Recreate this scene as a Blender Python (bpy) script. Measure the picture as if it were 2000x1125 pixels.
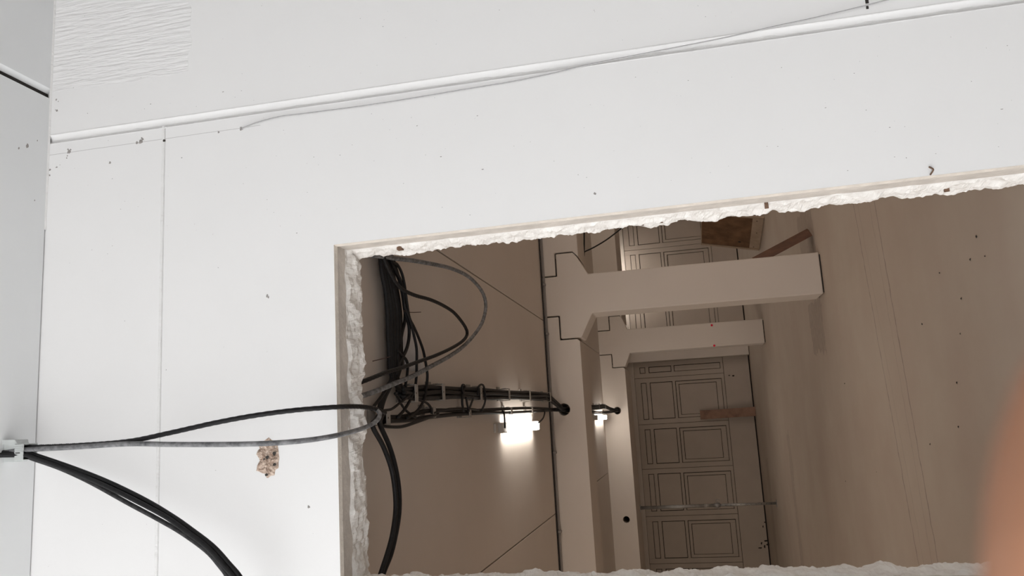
import bpy, bmesh, math, random
from mathutils import Vector, Matrix, noise

for o in list(bpy.data.objects):
    bpy.data.objects.remove(o, do_unlink=True)
S = bpy.context.scene
COL = S.collection

# ------------------------------------------------------------------ camera
# the photograph was taken with the phone on its side: world up points to the left of the frame
cam = bpy.data.cameras.new('camera')
cam_o = bpy.data.objects.new('camera', cam)
COL.objects.link(cam_o)
RIGHT = Vector((-0.05672937, 0.20817588, -0.97644487))
DOWN = Vector((-0.98431393, 0.15198614, 0.08958965))
FWD = Vector((0.16705649, 0.96621065, 0.19628834))
EYE = Vector((0, 0, 1.6))
M = Matrix.Identity(4)
for i in range(3):
    M[i][0] = RIGHT[i]; M[i][1] = -DOWN[i]; M[i][2] = -FWD[i]; M[i][3] = EYE[i]
cam_o.matrix_world = M
cam.sensor_width = 36.0
cam.lens = 36.0 * 1553.74 / 2000.0
cam.clip_start = 0.01
cam.clip_end = 200
cam.dof.use_dof = True
cam.dof.focus_distance = 5.0
cam.dof.aperture_fstop = 18.0
S.camera = cam_o

# ------------------------------------------------------------------ world, exposure, lights
W = bpy.data.worlds.new('overcast_sky')
S.world = W
W.use_nodes = True
bg = W.node_tree.nodes['Background']
bg.inputs['Color'].default_value = (0.97, 0.98, 0.99, 1)
bg.inputs['Strength'].default_value = 3.95
S.view_settings.view_transform = 'Standard'
S.view_settings.look = 'None'
S.view_settings.gamma = 1.0
S.view_settings.use_curve_mapping = False
S.view_settings.exposure = 0.0


def area(name, loc, target, sx, sy, power, color):
    l = bpy.data.lights.new(name, 'AREA')
    l.shape = 'RECTANGLE'; l.size = sx; l.size_y = sy; l.energy = power; l.color = color
    o = bpy.data.objects.new(name, l)
    COL.objects.link(o)
    o.location = loc
    o.rotation_euler = (Vector(target) - Vector(loc)).to_track_quat('-Z', 'Y').to_euler()
    return o


# added fill lights along the far hall's solid side walls
area('fill_light_left', (-7.7, 5.4, 2.1), (0, 7.6, 1.5), 3.6, 1.3, 114, (1.0, 0.90, 0.80))
area('fill_light_right', (7.7, 5.4, 2.1), (0, 7.6, 1.3), 3.6, 1.3, 86, (1.0, 0.90, 0.80))
area('fill_light_middle_bay', (7.7, 11.4, 2.5), (0, 12.6, .9), 4.0, 1.2, 58, (1.0, 0.90, 0.78))
area('fill_light_middle_bay_left', (-7.7, 11.4, 2.5), (0, 12.6, .7), 4.0, 1.2, 46, (1.0, 0.90, 0.78))

# ------------------------------------------------------------------ materials
def mat(name, col, rough=0.8, var=0.0, scale=3.0, bump=0.0, bscale=40.0, col2=None, spec=0.3, extra=None, bstretch=None, metal=0.0):
    m = bpy.data.materials.new(name)
    m.use_nodes = True
    nt = m.node_tree; N = nt.nodes; Lk = nt.links
    p = N['Principled BSDF']
    p.inputs['Roughness'].default_value = rough
    p.inputs['Specular IOR Level'].default_value = spec
    p.inputs['Metallic'].default_value = metal
    tc = N.new('ShaderNodeTexCoord')
    c1 = tuple(col) + (1,)
    if col2 is None:
        k = 1.0 - var
        col2 = (col[0] * k, col[1] * k, col[2] * k)
    nz = N.new('ShaderNodeTexNoise'); nz.inputs['Scale'].default_value = scale
    nz.inputs['Detail'].default_value = 6; nz.inputs['Roughness'].default_value = 0.6
    Lk.new(tc.outputs['Object'], nz.inputs['Vector'])
    rp = N.new('ShaderNodeValToRGB')
    rp.color_ramp.elements[0].position = 0.35; rp.color_ramp.elements[1].position = 0.65
    rp.color_ramp.elements[0].color = tuple(col2) + (1,); rp.color_ramp.elements[1].color = c1
    Lk.new(nz.outputs['Fac'], rp.inputs['Fac'])
    Lk.new(rp.outputs['Color'], p.inputs['Base Color'])
    if bump > 0:
        b = N.new('ShaderNodeTexNoise'); b.inputs['Scale'].default_value = bscale
        b.inputs['Detail'].default_value = 5
        if bstretch:
            mp = N.new('ShaderNodeMapping'); mp.inputs['Scale'].default_value = bstretch
            Lk.new(tc.outputs['Object'], mp.inputs['Vector']); Lk.new(mp.outputs['Vector'], b.inputs['Vector'])
        else:
            Lk.new(tc.outputs['Object'], b.inputs['Vector'])
        bp = N.new('ShaderNodeBump'); bp.inputs['Strength'].default_value = bump
        bp.inputs['Distance'].default_value = 0.01
        Lk.new(b.outputs['Fac'], bp.inputs['Height']); Lk.new(bp.outputs['Normal'], p.inputs['Normal'])
    if extra:
        extra(m, nt, p, tc, rp)
    return m


def math_node(nt, op, a, b=None, clamp=False):
    n = nt.nodes.new('ShaderNodeMath'); n.operation = op; n.use_clamp = clamp
    for i, v in enumerate((a, b)):
        if v is None: continue
        if isinstance(v, (int, float)): n.inputs[i].default_value = v
        else: nt.links.new(v, n.inputs[i])
    return n.outputs[0]


def near_wall_extra(m, nt, p, tc, rp):
    # board-marked ridges high on the right panel, plus a hairline beside the joint
    sep = nt.nodes.new('ShaderNodeSeparateXYZ'); nt.links.new(tc.outputs['Object'], sep.inputs[0])
    X, Z = sep.outputs['X'], sep.outputs['Z']
    wob = nt.nodes.new('ShaderNodeTexNoise'); wob.inputs['Scale'].default_value = 6
    nt.links.new(tc.outputs['Object'], wob.inputs['Vector'])
    w = wob.outputs['Fac']
    mx = math_node(nt, 'MULTIPLY', math_node(nt, 'GREATER_THAN', math_node(nt, 'ADD', X, math_node(nt, 'MULTIPLY', w, 0.05)), 1.66),
                   math_node(nt, 'GREATER_THAN', math_node(nt, 'ADD', Z, math_node(nt, 'MULTIPLY', w, 0.1)), 3.68))
    mp = nt.nodes.new('ShaderNodeMapping'); mp.inputs['Scale'].default_value = (60, 1, 7); mp.inputs['Rotation'].default_value = (0, 0.06, 0)
    nt.links.new(tc.outputs['Object'], mp.inputs['Vector'])
    st = nt.nodes.new('ShaderNodeTexNoise'); st.inputs['Scale'].default_value = 1.0; st.inputs['Detail'].default_value = 4
    nt.links.new(mp.outputs['Vector'], st.inputs['Vector'])
    fine = nt.nodes.new('ShaderNodeTexNoise'); fine.inputs['Scale'].default_value = 25; fine.inputs['Detail'].default_value = 5
    nt.links.new(tc.outputs['Object'], fine.inputs['Vector'])
    h = math_node(nt, 'ADD', math_node(nt, 'MULTIPLY', math_node(nt, 'MULTIPLY', mx, st.outputs['Fac']), 1.3),
                  math_node(nt, 'MULTIPLY', fine.outputs['Fac'], 0.10))
    bp = nt.nodes.new('ShaderNodeBump'); bp.inputs['Strength'].default_value = 0.55; bp.inputs['Distance'].default_value = 0.012
    nt.links.new(h, bp.inputs['Height']); nt.links.new(bp.outputs['Normal'], p.inputs['Normal'])
    d = math_node(nt, 'ABSOLUTE', math_node(nt, 'SUBTRACT', math_node(nt, 'ADD', X, math_node(nt, 'MULTIPLY', w, 0.004)), 1.3355))
    line = math_node(nt, 'MULTIPLY', math_node(nt, 'LESS_THAN', d, 0.0011), math_node(nt, 'GREATER_THAN', Z, 3.28))
    mix = nt.nodes.new('ShaderNodeMixRGB'); mix.inputs['Color2'].default_value = (0.45, 0.43, 0.42, 1)
    nt.links.new(math_node(nt, 'MULTIPLY', line, 0.8), mix.inputs['Fac'])
    nt.links.new(rp.outputs['Color'], mix.inputs['Color1'])
    nt.links.new(mix.outputs['Color'], p.inputs['Base Color'])


def floor_extra(m, nt, p, tc, rp):
    sep = nt.nodes.new('ShaderNodeSeparateXYZ'); nt.links.new(tc.outputs['Object'], sep.inputs[0])
    X, Y = sep.outputs['X'], sep.outputs['Y']
    def noise_tex(scale, vec=(1, 1, 1), detail=5):
        mp = nt.nodes.new('ShaderNodeMapping'); mp.inputs['Scale'].default_value = vec
        nt.links.new(tc.outputs['Object'], mp.inputs['Vector'])
        n = nt.nodes.new('ShaderNodeTexNoise'); n.inputs['Scale'].default_value = scale; n.inputs['Detail'].default_value = detail
        nt.links.new(mp.outputs['Vector'], n.inputs['Vector']); return n.outputs['Fac']
    cur = rp.outputs['Color']
    def blend(fac, col):
        nonlocal cur
        mx = nt.nodes.new('ShaderNodeMixRGB'); mx.inputs['Color2'].default_value = tuple(col) + (1,)
        nt.links.new(fac, mx.inputs['Fac']); nt.links.new(cur, mx.inputs['Color1']); cur = mx.outputs['Color']
    # trowel and traffic bands running across the hall
    st = noise_tex(1.0, (0.3, 1.5, 1), 6)
    blend(math_node(nt, 'MULTIPLY', math_node(nt, 'SUBTRACT', st, 0.45, True), 1.1, True), (0.45, 0.35, 0.295))
    wob = noise_tex(9.0); wobf = noise_tex(1.5)
    grain = noise_tex(14.0)
    for a, b, half, k in ((6.85, 0.184, 0.010, 0.55), (6.265, 0.137, 0.011, 0.6), (6.42, 0.137, 0.007, 0.3), (6.70, 0.19, 0.006, 0.25)):
        t = math_node(nt, 'SUBTRACT', Y, math_node(nt, 'ADD', math_node(nt, 'MULTIPLY', X, b), a))
        t = math_node(nt, 'ADD', t, math_node(nt, 'MULTIPLY', math_node(nt, 'SUBTRACT', wob, 0.5), 0.06))
        t = math_node(nt, 'LESS_THAN', math_node(nt, 'ABSOLUTE', t), half)
        blend(math_node(nt, 'MULTIPLY', math_node(nt, 'MULTIPLY', t, grain), k * 1.6), (0.16, 0.12, 0.10))
    # irregular darker floor patches, two of them beside the near column
    for x0, x1, y0, y1, k in ((0.62, 1.17, 9.25, 10.15, 0.55), (1.66, 2.25, 9.2, 10.2, 0.5), (-2.6, -0.4, 13.4, 13.75, 0.4), (-3.4, -1.0, 17.4, 17.9, 0.35)):
        e = math_node(nt, 'ADD', math_node(nt, 'MULTIPLY', math_node(nt, 'SUBTRACT', wobf, 0.5), 0.4), math_node(nt, 'MULTIPLY', math_node(nt, 'SUBTRACT', wob, 0.5), 0.22))
        xa = math_node(nt, 'ADD', X, e); ya = math_node(nt, 'ADD', Y, e)
        inx = math_node(nt, 'MULTIPLY', math_node(nt, 'GREATER_THAN', xa, x0), math_node(nt, 'LESS_THAN', xa, x1))
        iny = math_node(nt, 'MULTIPLY', math_node(nt, 'GREATER_THAN', ya, y0), math_node(nt, 'LESS_THAN', ya, y1))
        blend(math_node(nt, 'MULTIPLY', math_node(nt, 'MULTIPLY', inx, iny), math_node(nt, 'MULTIPLY', grain, k * 1.7)), (0.30, 0.24, 0.20))
    nt.links.new(cur, p.inputs['Base Color'])


MAT = {
    'white_wall': mat('white_painted_concrete', (0.83, 0.82, 0.815), 0.75, 0.02, 1.2, extra=near_wall_extra),
    'white_caulk': mat('white_painted_caulk', (0.83, 0.82, 0.81), 0.7, 0.05, 20, 0.5, 60),
    'white_ceiling': mat('white_painted_ceiling', (0.79, 0.80, 0.805), 0.8, 0.03, 1.5, 0.05, 40),
    'near_floor': mat('near_hall_floor', (0.45, 0.43, 0.41), 0.7, 0.15, 2),
    'smooth_reveal': mat('bare_cement_reveal', (0.68, 0.625, 0.57), 0.85, 0.22, 9, 0.25, 50),
    'reveal_edge': mat('cut_edge_of_wall_skin', (0.80, 0.735, 0.66), 0.85, 0.18, 14, 0.3, 80),
    'broken': mat('broken_white_masonry', (0.86, 0.84, 0.81), 0.9, 0, 18, 0.5, 45, col2=(0.72, 0.685, 0.65)),
    'bare': mat('bare_pinkish_concrete', (0.74, 0.60, 0.50), 0.95, 0, 75, 1.0, 110, col2=(0.36, 0.25, 0.19)),
    'dark_hole': mat('dark_cavity', (0.05, 0.045, 0.04), 0.95),
    'pit': mat('grey_chip', (0.42, 0.39, 0.37), 0.95, 0.4, 60),
    'rust': mat('rusty_steel', (0.20, 0.12, 0.08), 0.8, 0.5, 40),
    'hall_paint': mat('greige_painted_concrete', (0.64, 0.575, 0.52), 0.75, 0.05, 0.9, 0.04, 30),
    'door_paint': mat('darkened_door_paint', (0.47, 0.405, 0.35), 0.6, 0.06, 2.5, 0.04, 40),  # darkened so the paint colour carries the left door's shade
    'hall_floor': mat('trowelled_hall_floor', (0.545, 0.475, 0.40), 0.65, 0, 1.1, 0.05, 20, col2=(0.50, 0.42, 0.35), extra=floor_extra),
    'gap': mat('dark_joint', (0.035, 0.03, 0.028), 0.95),
    'cable_black': mat('black_rubber', (0.014, 0.0135, 0.0145), 0.55, 0.4, 60, 0.15, 120, spec=0.28),
    'cable_dusty': mat('dusty_black_rubber', (0.05, 0.049, 0.05), 0.6, 0, 40, 0.2, 120, col2=(0.018, 0.018, 0.019), spec=0.3),
    'cable_grey': mat('worn_grey_rubber', (0.26, 0.26, 0.265), 0.65, 0, 34, 0.25, 110, col2=(0.09, 0.09, 0.095), spec=0.4),
    'wire_brown': mat('brown_wire', (0.06, 0.03, 0.025), 0.6),
    'wire_grey': mat('grey_wire', (0.42, 0.41, 0.41), 0.6),
    'clip_grey': mat('light_grey_plastic', (0.56, 0.58, 0.57), 0.5, 0.06, 20),
    'clip_dark': mat('dusty_grey_plastic', (0.34, 0.315, 0.29), 0.6, 0.15, 20),
    'sheet': mat('translucent_grey_film', (0.62, 0.63, 0.65), 0.45, 0.15, 8, 0.3, 12),
    'conduit': mat('grey_conduit', (0.25, 0.225, 0.21), 0.5, 0.1, 5),
    'lamp_body': mat('lamp_housing', (0.55, 0.52, 0.49), 0.5),
    'wood_dark': mat('dark_stained_timber', (0.145, 0.062, 0.033), 0.7, 0.45, 5, 0.3, 8, bstretch=(1, 1, 8)),
    'wood_pale': mat('weathered_plank', (0.33, 0.20, 0.145), 0.75, 0.35, 6, 0.3, 10, bstretch=(6, 6, 1)),
    'wood_board': mat('mud_stained_board', (0.21, 0.115, 0.06), 0.8, 0.45, 4, 0.3, 9),
    'wood_edge': mat('pale_board_edge', (0.42, 0.32, 0.24), 0.8, 0.2, 6),
    'steel': mat('galvanised_steel', (0.40, 0.39, 0.38), 0.45, 0.25, 12, metal=0.6),
    'red_dot': mat('flat_red', (0.75, 0.02, 0.06), 0.5),  # even red for the two dots on the far column
    'skin': mat('skin', (0.43, 0.205, 0.118), 0.55, 0.06, 40, 0.1, 120),  # shade from the absent phone body is put into this darker skin colour
    'nail': mat('fingernail', (0.82, 0.55, 0.45), 0.35),
}
em = bpy.data.materials.new('lit_lamp_diffuser'); em.use_nodes = True
_p = em.node_tree.nodes['Principled BSDF']
_p.inputs['Base Color'].default_value = (0.9, 0.9, 0.88, 1)
_p.inputs['Emission Color'].default_value = (1.0, 0.94, 0.86, 1)
_p.inputs['Emission Strength'].default_value = 24.0
MAT['lit'] = em
_p = MAT['skin'].node_tree.nodes['Principled BSDF']
_p.inputs['Subsurface Weight'].default_value = 0.0


# ------------------------------------------------------------------ mesh helpers
class MB:
    def __init__(self): self.v = []; self.f = []
    def add(self, vs, fs):
        o = len(self.v); self.v += [tuple(x) for x in vs]; self.f += [tuple(i + o for i in q) for q in fs]
        return self
    def box(self, x0, x1, y0, y1, z0, z1):
        return self.add([(x0, y0, z0), (x1, y0, z0), (x1, y1, z0), (x0, y1, z0), (x0, y0, z1), (x1, y0, z1), (x1, y1, z1), (x0, y1, z1)],
                        [(0, 3, 2, 1), (4, 5, 6, 7), (0, 1, 5, 4), (1, 2, 6, 5), (2, 3, 7, 6), (3, 0, 4, 7)])
    def hexa(self, pts):
        return self.add(pts, [(0, 3, 2, 1), (4, 5, 6, 7), (0, 1, 5, 4), (1, 2, 6, 5), (2, 3, 7, 6), (3, 0, 4, 7)])
    def prism(self, poly, y0, y1):          # polygon in XZ, extruded along Y
        n = len(poly)
        vs = [(x, y0, z) for x, z in poly] + [(x, y1, z) for x, z in poly]
        fs = [tuple(range(n)), tuple(range(2 * n - 1, n - 1, -1))]
        fs += [(i, i + n, (i + 1) % n + n, (i + 1) % n) for i in range(n)]
        return self.add(vs, fs)
    def tube(self, pts, r, sides=8, lobes=0, twist=55.0, sub=5, cap=True):
        P = resample(pts, sub)
        n = len(P); rings = []
        nrm = None; dist = 0.0
        for i in range(n):
            t = (P[min(i + 1, n - 1)] - P[max(i - 1, 0)]).normalized()
            if nrm is None:
                a = Vector((0, 0, 1)) if abs(t.z) < 0.9 else Vector((1, 0, 0))
                nrm = (a - t * a.dot(t)).normalized()
            else:
                nrm = (nrm - t * nrm.dot(t))
                nrm = nrm.normalized()
                dist += (P[i] - P[i - 1]).length
            b = t.cross(nrm)
            ring = []
            sd = sides if not lobes else lobes * 5
            for k in range(sd):
                a = 2 * math.pi * k / sd
                rr = r
                aa = a
                if lobes:
                    rr = r * (0.90 + 0.12 * abs(math.cos(lobes * a / 2.0)))
                    aa = a + dist * twist
                ring.append(P[i] + (nrm * math.cos(aa) + b * math.sin(aa)) * rr)
            rings.append(ring)
        o = []; f = []; sd = len(rings[0])
        for r_ in rings: o += r_
        for i in range(n - 1):
            for k in range(sd):
                f.append((i * sd + k, i * sd + (k + 1) % sd, (i + 1) * sd + (k + 1) % sd, (i + 1) * sd + k))
        if cap:
            f.append(tuple(range(sd - 1, -1, -1))); f.append(tuple(range((n - 1) * sd, n * sd)))
        return self.add(o, f)
    def cyl(self, a, b, r, sides=16):
        return self.tube([a, b], r, sides, sub=1)
    def obj(self, name, material, parent=None, smooth=False, bevel=0.0, kind=None, label=None):
        me = bpy.data.meshes.new(name)
        me.from_pydata(self.v, [], self.f); me.validate()
        bm = bmesh.new(); bm.from_mesh(me); bmesh.ops.recalc_face_normals(bm, faces=bm.faces); bm.to_mesh(me); bm.free()
        me.materials.append(MAT[material] if isinstance(material, str) else material)
        if smooth:
            for q in me.polygons: q.use_smooth = True
        o = bpy.data.objects.new(name, me); COL.objects.link(o)
        if parent is not None: o.parent = parent
        if bevel > 0:
            md = o.modifiers.new('soft_edge', 'BEVEL'); md.width = bevel; md.segments = 2; md.limit_method = 'ANGLE'; md.angle_limit = math.radians(35)
        if kind: o['kind'] = kind
        if label: o['label'] = label
        return o


def resample(pts, sub):
    P = [Vector(p) for p in pts]
    if sub <= 1 or len(P) < 3: return P
    out = []
    n = len(P)
    for i in range(n - 1):
        p0 = P[i - 1] if i else P[0] * 2 - P[1]
        p1, p2 = P[i], P[i + 1]
        p3 = P[i + 2] if i + 2 < n else P[-1] * 2 - P[-2]
        for s in range(sub):
            t = s / sub
            out.append(0.5 * ((2 * p1) + (p2 - p0) * t + (2 * p0 - 5 * p1 + 4 * p2 - p3) * t * t + (3 * p1 - p0 - 3 * p2 + p3) * t ** 3))
    out.append(P[-1])
    return out


def tag(o, label, cat, group=None):
    o['label'] = label; o['category'] = cat
    if group: o['group'] = group
    return o


def empty(name, loc=(0, 0, 0)):
    o = bpy.data.objects.new(name, None); COL.objects.link(o); o.location = loc; o.empty_display_size = 0.1
    return o


def struct(o):
    o['kind'] = 'structure'; return o


def weld_child(o, parent):     # parent a mesh written in world coordinates to an empty standing elsewhere
    o.parent = parent; o.matrix_parent_inverse = Matrix.Translation(-Vector(parent.location)); return o

# ------------------------------------------------------------------ the near white wall
YW, TW = 3.0, 3.26             # front and back of the wall
ZH = 2.95                      # underside of the lintel
def jamb_x(z): return 0.768 + 0.0078 * (ZH - z)
XL = -0.60                     # left jamb
ZC = 4.345                     # near ceiling

wall = MB()
wall.prism([(-6, 0), (-6, 3.742), (1.386, 3.742), (1.386, 0), (jamb_x(0), 0), (jamb_x(ZH), ZH), (XL, ZH), (XL, 0)], YW, 3.028)
wall.prism([(-6, 0), (-6, 3.742), (1.386, 3.742), (1.386, 0), (jamb_x(0) + .04, 0), (jamb_x(ZH) + .04, ZH + .04), (XL - .04, ZH + .04), (XL - .04, 0)], 3.0281, TW)
wall_front = struct(wall.obj('wall_front', 'white_wall'))
MB().prism([(-6, 3.759), (-6, 4.6), (1.386, 4.6), (1.386, 3.759)], YW, TW).obj('panel', 'white_wall', wall_front)
# right panel with a chamfered edge towards the joint
p = MB()
p.add([(1.4275, YW, 0), (7.0, YW, 0), (7.0, YW, 4.6), (1.4275, YW, 4.6), (1.406, 3.016, 0), (1.406, 3.016, 4.6), (1.406, TW, 0), (1.406, TW, 4.6), (7.0, TW, 0), (7.0, TW, 4.6)],
      [(0, 1, 2, 3), (4, 0, 3, 5), (6, 4, 5, 7), (1, 8, 9, 2), (3, 2, 9, 7, 5), (0, 4, 6, 8, 1)])
p.obj('panel', 'white_wall', wall_front)
# joint filling: left chamfer and wavy painted caulk
def strip_grid(u0, u1, du, prof, fn):
    n = int((u1 - u0) / du) + 1
    vs, fs = [], []
    m = len(prof)
    for i in range(n):
        u = u0 + (u1 - u0) * i / (n - 1)
        for j in range(m): vs.append(fn(u, j, prof[j]))
    for i in range(n - 1):
        for j in range(m - 1):
            fs.append((i * m + j, i * m + j + 1, (i + 1) * m + j + 1, (i + 1) * m + j))
    return MB().add(vs, fs)
prof = [(1.383, 3.0005), (1.3865, 2.998), (1.392, 3.006), (1.3985, 3.0125), (1.403, 3.0150), (1.407, 3.0165), (1.412, 3.0125)]
def joint_pt(u, j, q):
    k = noise.fractal(Vector((q[0] * 40, u * 5, 1.7)), 1.0, 2.0, 4)
    k2 = noise.noise(Vector((3.1, u * 14, 0.4)))
    x = q[0] + (0.0022 * k2 if 2 < j < 6 else 0)
    y = q[1] + (0.0032 * k if 1 < j < 6 else 0) - (0.004 * max(0, k2) if j in (4, 5) else 0)
    return (x, y, u)
strip_grid(0.0, 4.4, 0.012, prof, joint_pt).obj('joint_filler', 'white_caulk', wall_front, smooth=True)
# thin lip of paint along the right side of the joint
strip_grid(0.0, 4.4, 0.03, [(1.4255, 3.0008), (1.4285, 2.9975), (1.433, 3.0003)], lambda u, j, q: (q[0] + 0.0006 * noise.noise(Vector((u * 9, 2, 3))), q[1], u)).obj('joint_lip', 'white_caulk', wall_front, smooth=True)
# horizontal joint
prof2 = [(3.7418, 3.022), (3.7448, 3.016), (3.7468, 3.0005), (3.753, 2.9985), (3.757, 2.999), (3.761, 3.0003)]
def hj_pt(u, j, q):
    k = noise.fractal(Vector((u * 30, q[0] * 60, 4.2)), 1.0, 2.0, 3)
    return (u, q[1] + 0.0022 * k * (0 < j < 5), q[0] + 0.0008 * k)
strip_grid(-6.0, 1.394, 0.014, prof2, hj_pt).obj('joint_filler', 'white_caulk', wall_front, smooth=True)

# reveals of the opening: smooth band then the broken back of the wall
def lining(name, kind, u0, u1, side, seed):
    """side: 'top', 'right', 'left'.  profile offsets: + is into the wall, - is into the opening"""
    rough = kind == 'broken'
    if rough: ys = [3.112, 3.124, 3.136, 3.150, 3.165, 3.180, 3.195, 3.210, 3.225, 3.240, 3.252, 3.262, 3.262]
    else: ys = [3.0275, 3.030, 3.05, 3.075, 3.10, 3.135]
    if rough and side == 'right': ys = [y + .022 * (1 - i / (len(ys) - 1)) for i, y in enumerate(ys)]
    m = len(ys)
    du = 0.006 if rough else 0.03
    def fn(u, j, y):
        big = noise.fractal(Vector((u * 10, y * 13, seed)), 1.0, 2.0, 4)
        fin = noise.fractal(Vector((u * 38, y * 38, seed + 7)), 0.8, 2.0, 3)
        cell = noise.cell(Vector((u * 13 + 0.4 * big, y * 17, seed))) - 0.5
        if rough:
            t = j / (m - 1)
            off = -0.001 - 0.008 * math.sin(min(1, t * 1.25) * 1.57) - 0.017 * big - 0.0055 * fin - 0.0035 * cell
            if j == 0: off = 0.008; 
            if j == 1: off = 0.003 - 0.004 * fin
            yy = y + 0.010 * noise.noise(Vector((u * 11, 5, seed))) * (1 - t) * 2.2 + 0.003 * fin
            if j >= m - 3: yy = y + 0.009 * noise.noise(Vector((u * 9, 2, seed + 3))) + 0.004 * fin
            if j == m - 1: off = 0.06
        else:
            off = 0.0 if j == 0 else 0.0045 + 0.0012 * big
            yy = y
        if side == 'top': return (u, yy, ZH + off)
        if side == 'right': return (jamb_x(u) + off, yy, u)
        return (XL - off, yy, u)
    return strip_grid(u0, u1, du, ys, fn).obj(name, 'broken' if rough else 'smooth_reveal', wall_front, smooth=not rough)

lining('reveal', 'smooth', XL - 0.02, 0.79, 'top', 1.0)
lining('reveal', 'smooth', 0.0, 2.97, 'right', 2.0)
lining('reveal', 'smooth', 0.0, 2.97, 'left', 3.0)
lining('broken_edge', 'broken', XL - 0.03, 0.80, 'top', 11.3)
lining('broken_edge', 'broken', 0.0, 2.985, 'right', 12.9)
lining('broken_edge', 'broken', 0.0, 2.985, 'left', 14.1)
# cut edge of the front skin (the pale strip right behind the paint)
e = MB()
e.add([(XL, 2.9995, ZH), (jamb_x(ZH), 2.9995, ZH), (jamb_x(ZH), 3.0285, ZH - .003), (XL, 3.0285, ZH - .003)], [(0, 1, 2, 3)])
e.add([(jamb_x(0), 2.9995, 0), (jamb_x(ZH), 2.9995, ZH), (jamb_x(ZH) - .003, 3.0285, ZH), (jamb_x(0) - .003, 3.0285, 0)], [(0, 1, 2, 3)])
e.add([(XL, 2.9995, 0), (XL, 2.9995, ZH), (XL + .003, 3.0285, ZH), (XL + .003, 3.0285, 0)], [(0, 1, 2, 3)])
e.obj('skin_edge', 'reveal_edge', wall_front)
# steel ends left in the broken jamb
for z, y, a in ((1.213, 3.145, .006), (1.62, 3.19, .006), (1.70, 3.20, .007), (2.72, 3.16, .009), (0.55, 3.2, .008)):
    MB().hexa([(jamb_x(z) - .016, y - a, z - a), (jamb_x(z) - .016, y + a, z - a * 1.6), (jamb_x(z) + .02, y + a, z - a * 1.4), (jamb_x(z) + .02, y - a, z - a),
               (jamb_x(z) - .014, y - a, z + a * 1.3), (jamb_x(z) - .017, y + a, z + a), (jamb_x(z) + .02, y + a, z + a), (jamb_x(z) + .02, y - a, z + a)]).obj('steel_end', 'rust', wall_front)

# bare patch where the skin was knocked off
outline = [(525, 853), (531, 858), (541, 862), (545, 870), (546, 880), (547, 888), (548, 895), (546, 905), (546, 914), (539, 918), (537, 928), (529, 929), (523, 933), (519, 932), (520, 925), (510, 923), (502, 919), (497, 918), (499, 907), (505, 898), (503, 893), (497, 885), (500, 878), (505, 874), (503, 870), (507, 863), (516, 858)]
OUT = [(-0.001, 3.248), (-0.012, 3.236), (-0.020, 3.216), (-0.036, 3.208), (-0.056, 3.206), (-0.072, 3.204), (-0.086, 3.202), (-0.106, 3.206), (-0.124, 3.206), (-0.132, 3.220), (-0.152, 3.224), (-0.154, 3.240), (-0.162, 3.252), (-0.160, 3.260), (-0.146, 3.258), (-0.142, 3.278), (-0.134, 3.294), (-0.132, 3.304), (-0.110, 3.300), (-0.092, 3.288), (-0.082, 3.292), (-0.066, 3.304), (-0.052, 3.298), (-0.044, 3.288), (-0.036, 3.292), (-0.022, 3.284), (-0.012, 3.266)]
cx = sum(a for a, b in OUT) / len(OUT); cz = sum(b for a, b in OUT) / len(OUT)
vs, fs = [], []
bnd = []
for i in range(len(OUT)):
    a, b = OUT[i], OUT[(i + 1) % len(OUT)]
    for s in range(3):
        t = s / 3
        bnd.append((a[0] + (b[0] - a[0]) * t + 0.002 * noise.noise(Vector((i, s, 1))), a[1] + (b[1] - a[1]) * t + 0.002 * noise.noise(Vector((i, s, 8)))))
nb = len(bnd); rings = 9
for k in range(rings):
    t = k / rings
    for (x, z) in bnd:
        px, pz = x + (cx - x) * t, z + (cz - z) * t
        d = -0.0015 - (0.004 * min(1, t * 4)) - 0.009 * noise.fractal(Vector((px * 60, pz * 60, 2)), 0.9, 2, 4) * min(1, t * 5)
        vs.append((px, YW + d if k else YW + 0.0004 - .0009, pz))
vs.append((cx, YW - 0.006, cz))
for k in range(rings - 1):
    for i in range(nb):
        fs.append((k * nb + i, k * nb + (i + 1) % nb, (k + 1) * nb + (i + 1) % nb, (k + 1) * nb + i))
for i in range(nb): fs.append(((rings - 1) * nb + i, (rings - 1) * nb + (i + 1) % nb, rings * nb))
MB().add(vs, fs).obj('bare_patch', 'bare', wall_front, label='ragged bare patch of pinkish concrete with drilled holes')
def disc(x, z, r, y, seed, n=9):
    b = MB()
    v = [(x, y - .0006, z)]
    for k in range(n):
        a = 2 * math.pi * k / n
        rr = r * 0.85 * (1 + 0.75 * noise.noise(Vector((k * 1.7, seed, 0.3))))
        v.append((x + rr * math.cos(a), y, z + rr * math.sin(a)))
    return v, [(0, 1 + k, 1 + (k + 1) % n) for k in range(n)]
for (px, pz, r) in ((-0.067, 3.2175, .0058), (-0.0795, 3.2475, .0062), (-0.148, 3.252, .0050), (-0.110, 3.216, .0050), (-0.088, 3.262, .0032)):
    v, f = disc(px, pz, r * 1.45, YW - 0.0145, px * 100)
    MB().add(v, f).obj('drill_hole', 'dark_hole', wall_front)
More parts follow.
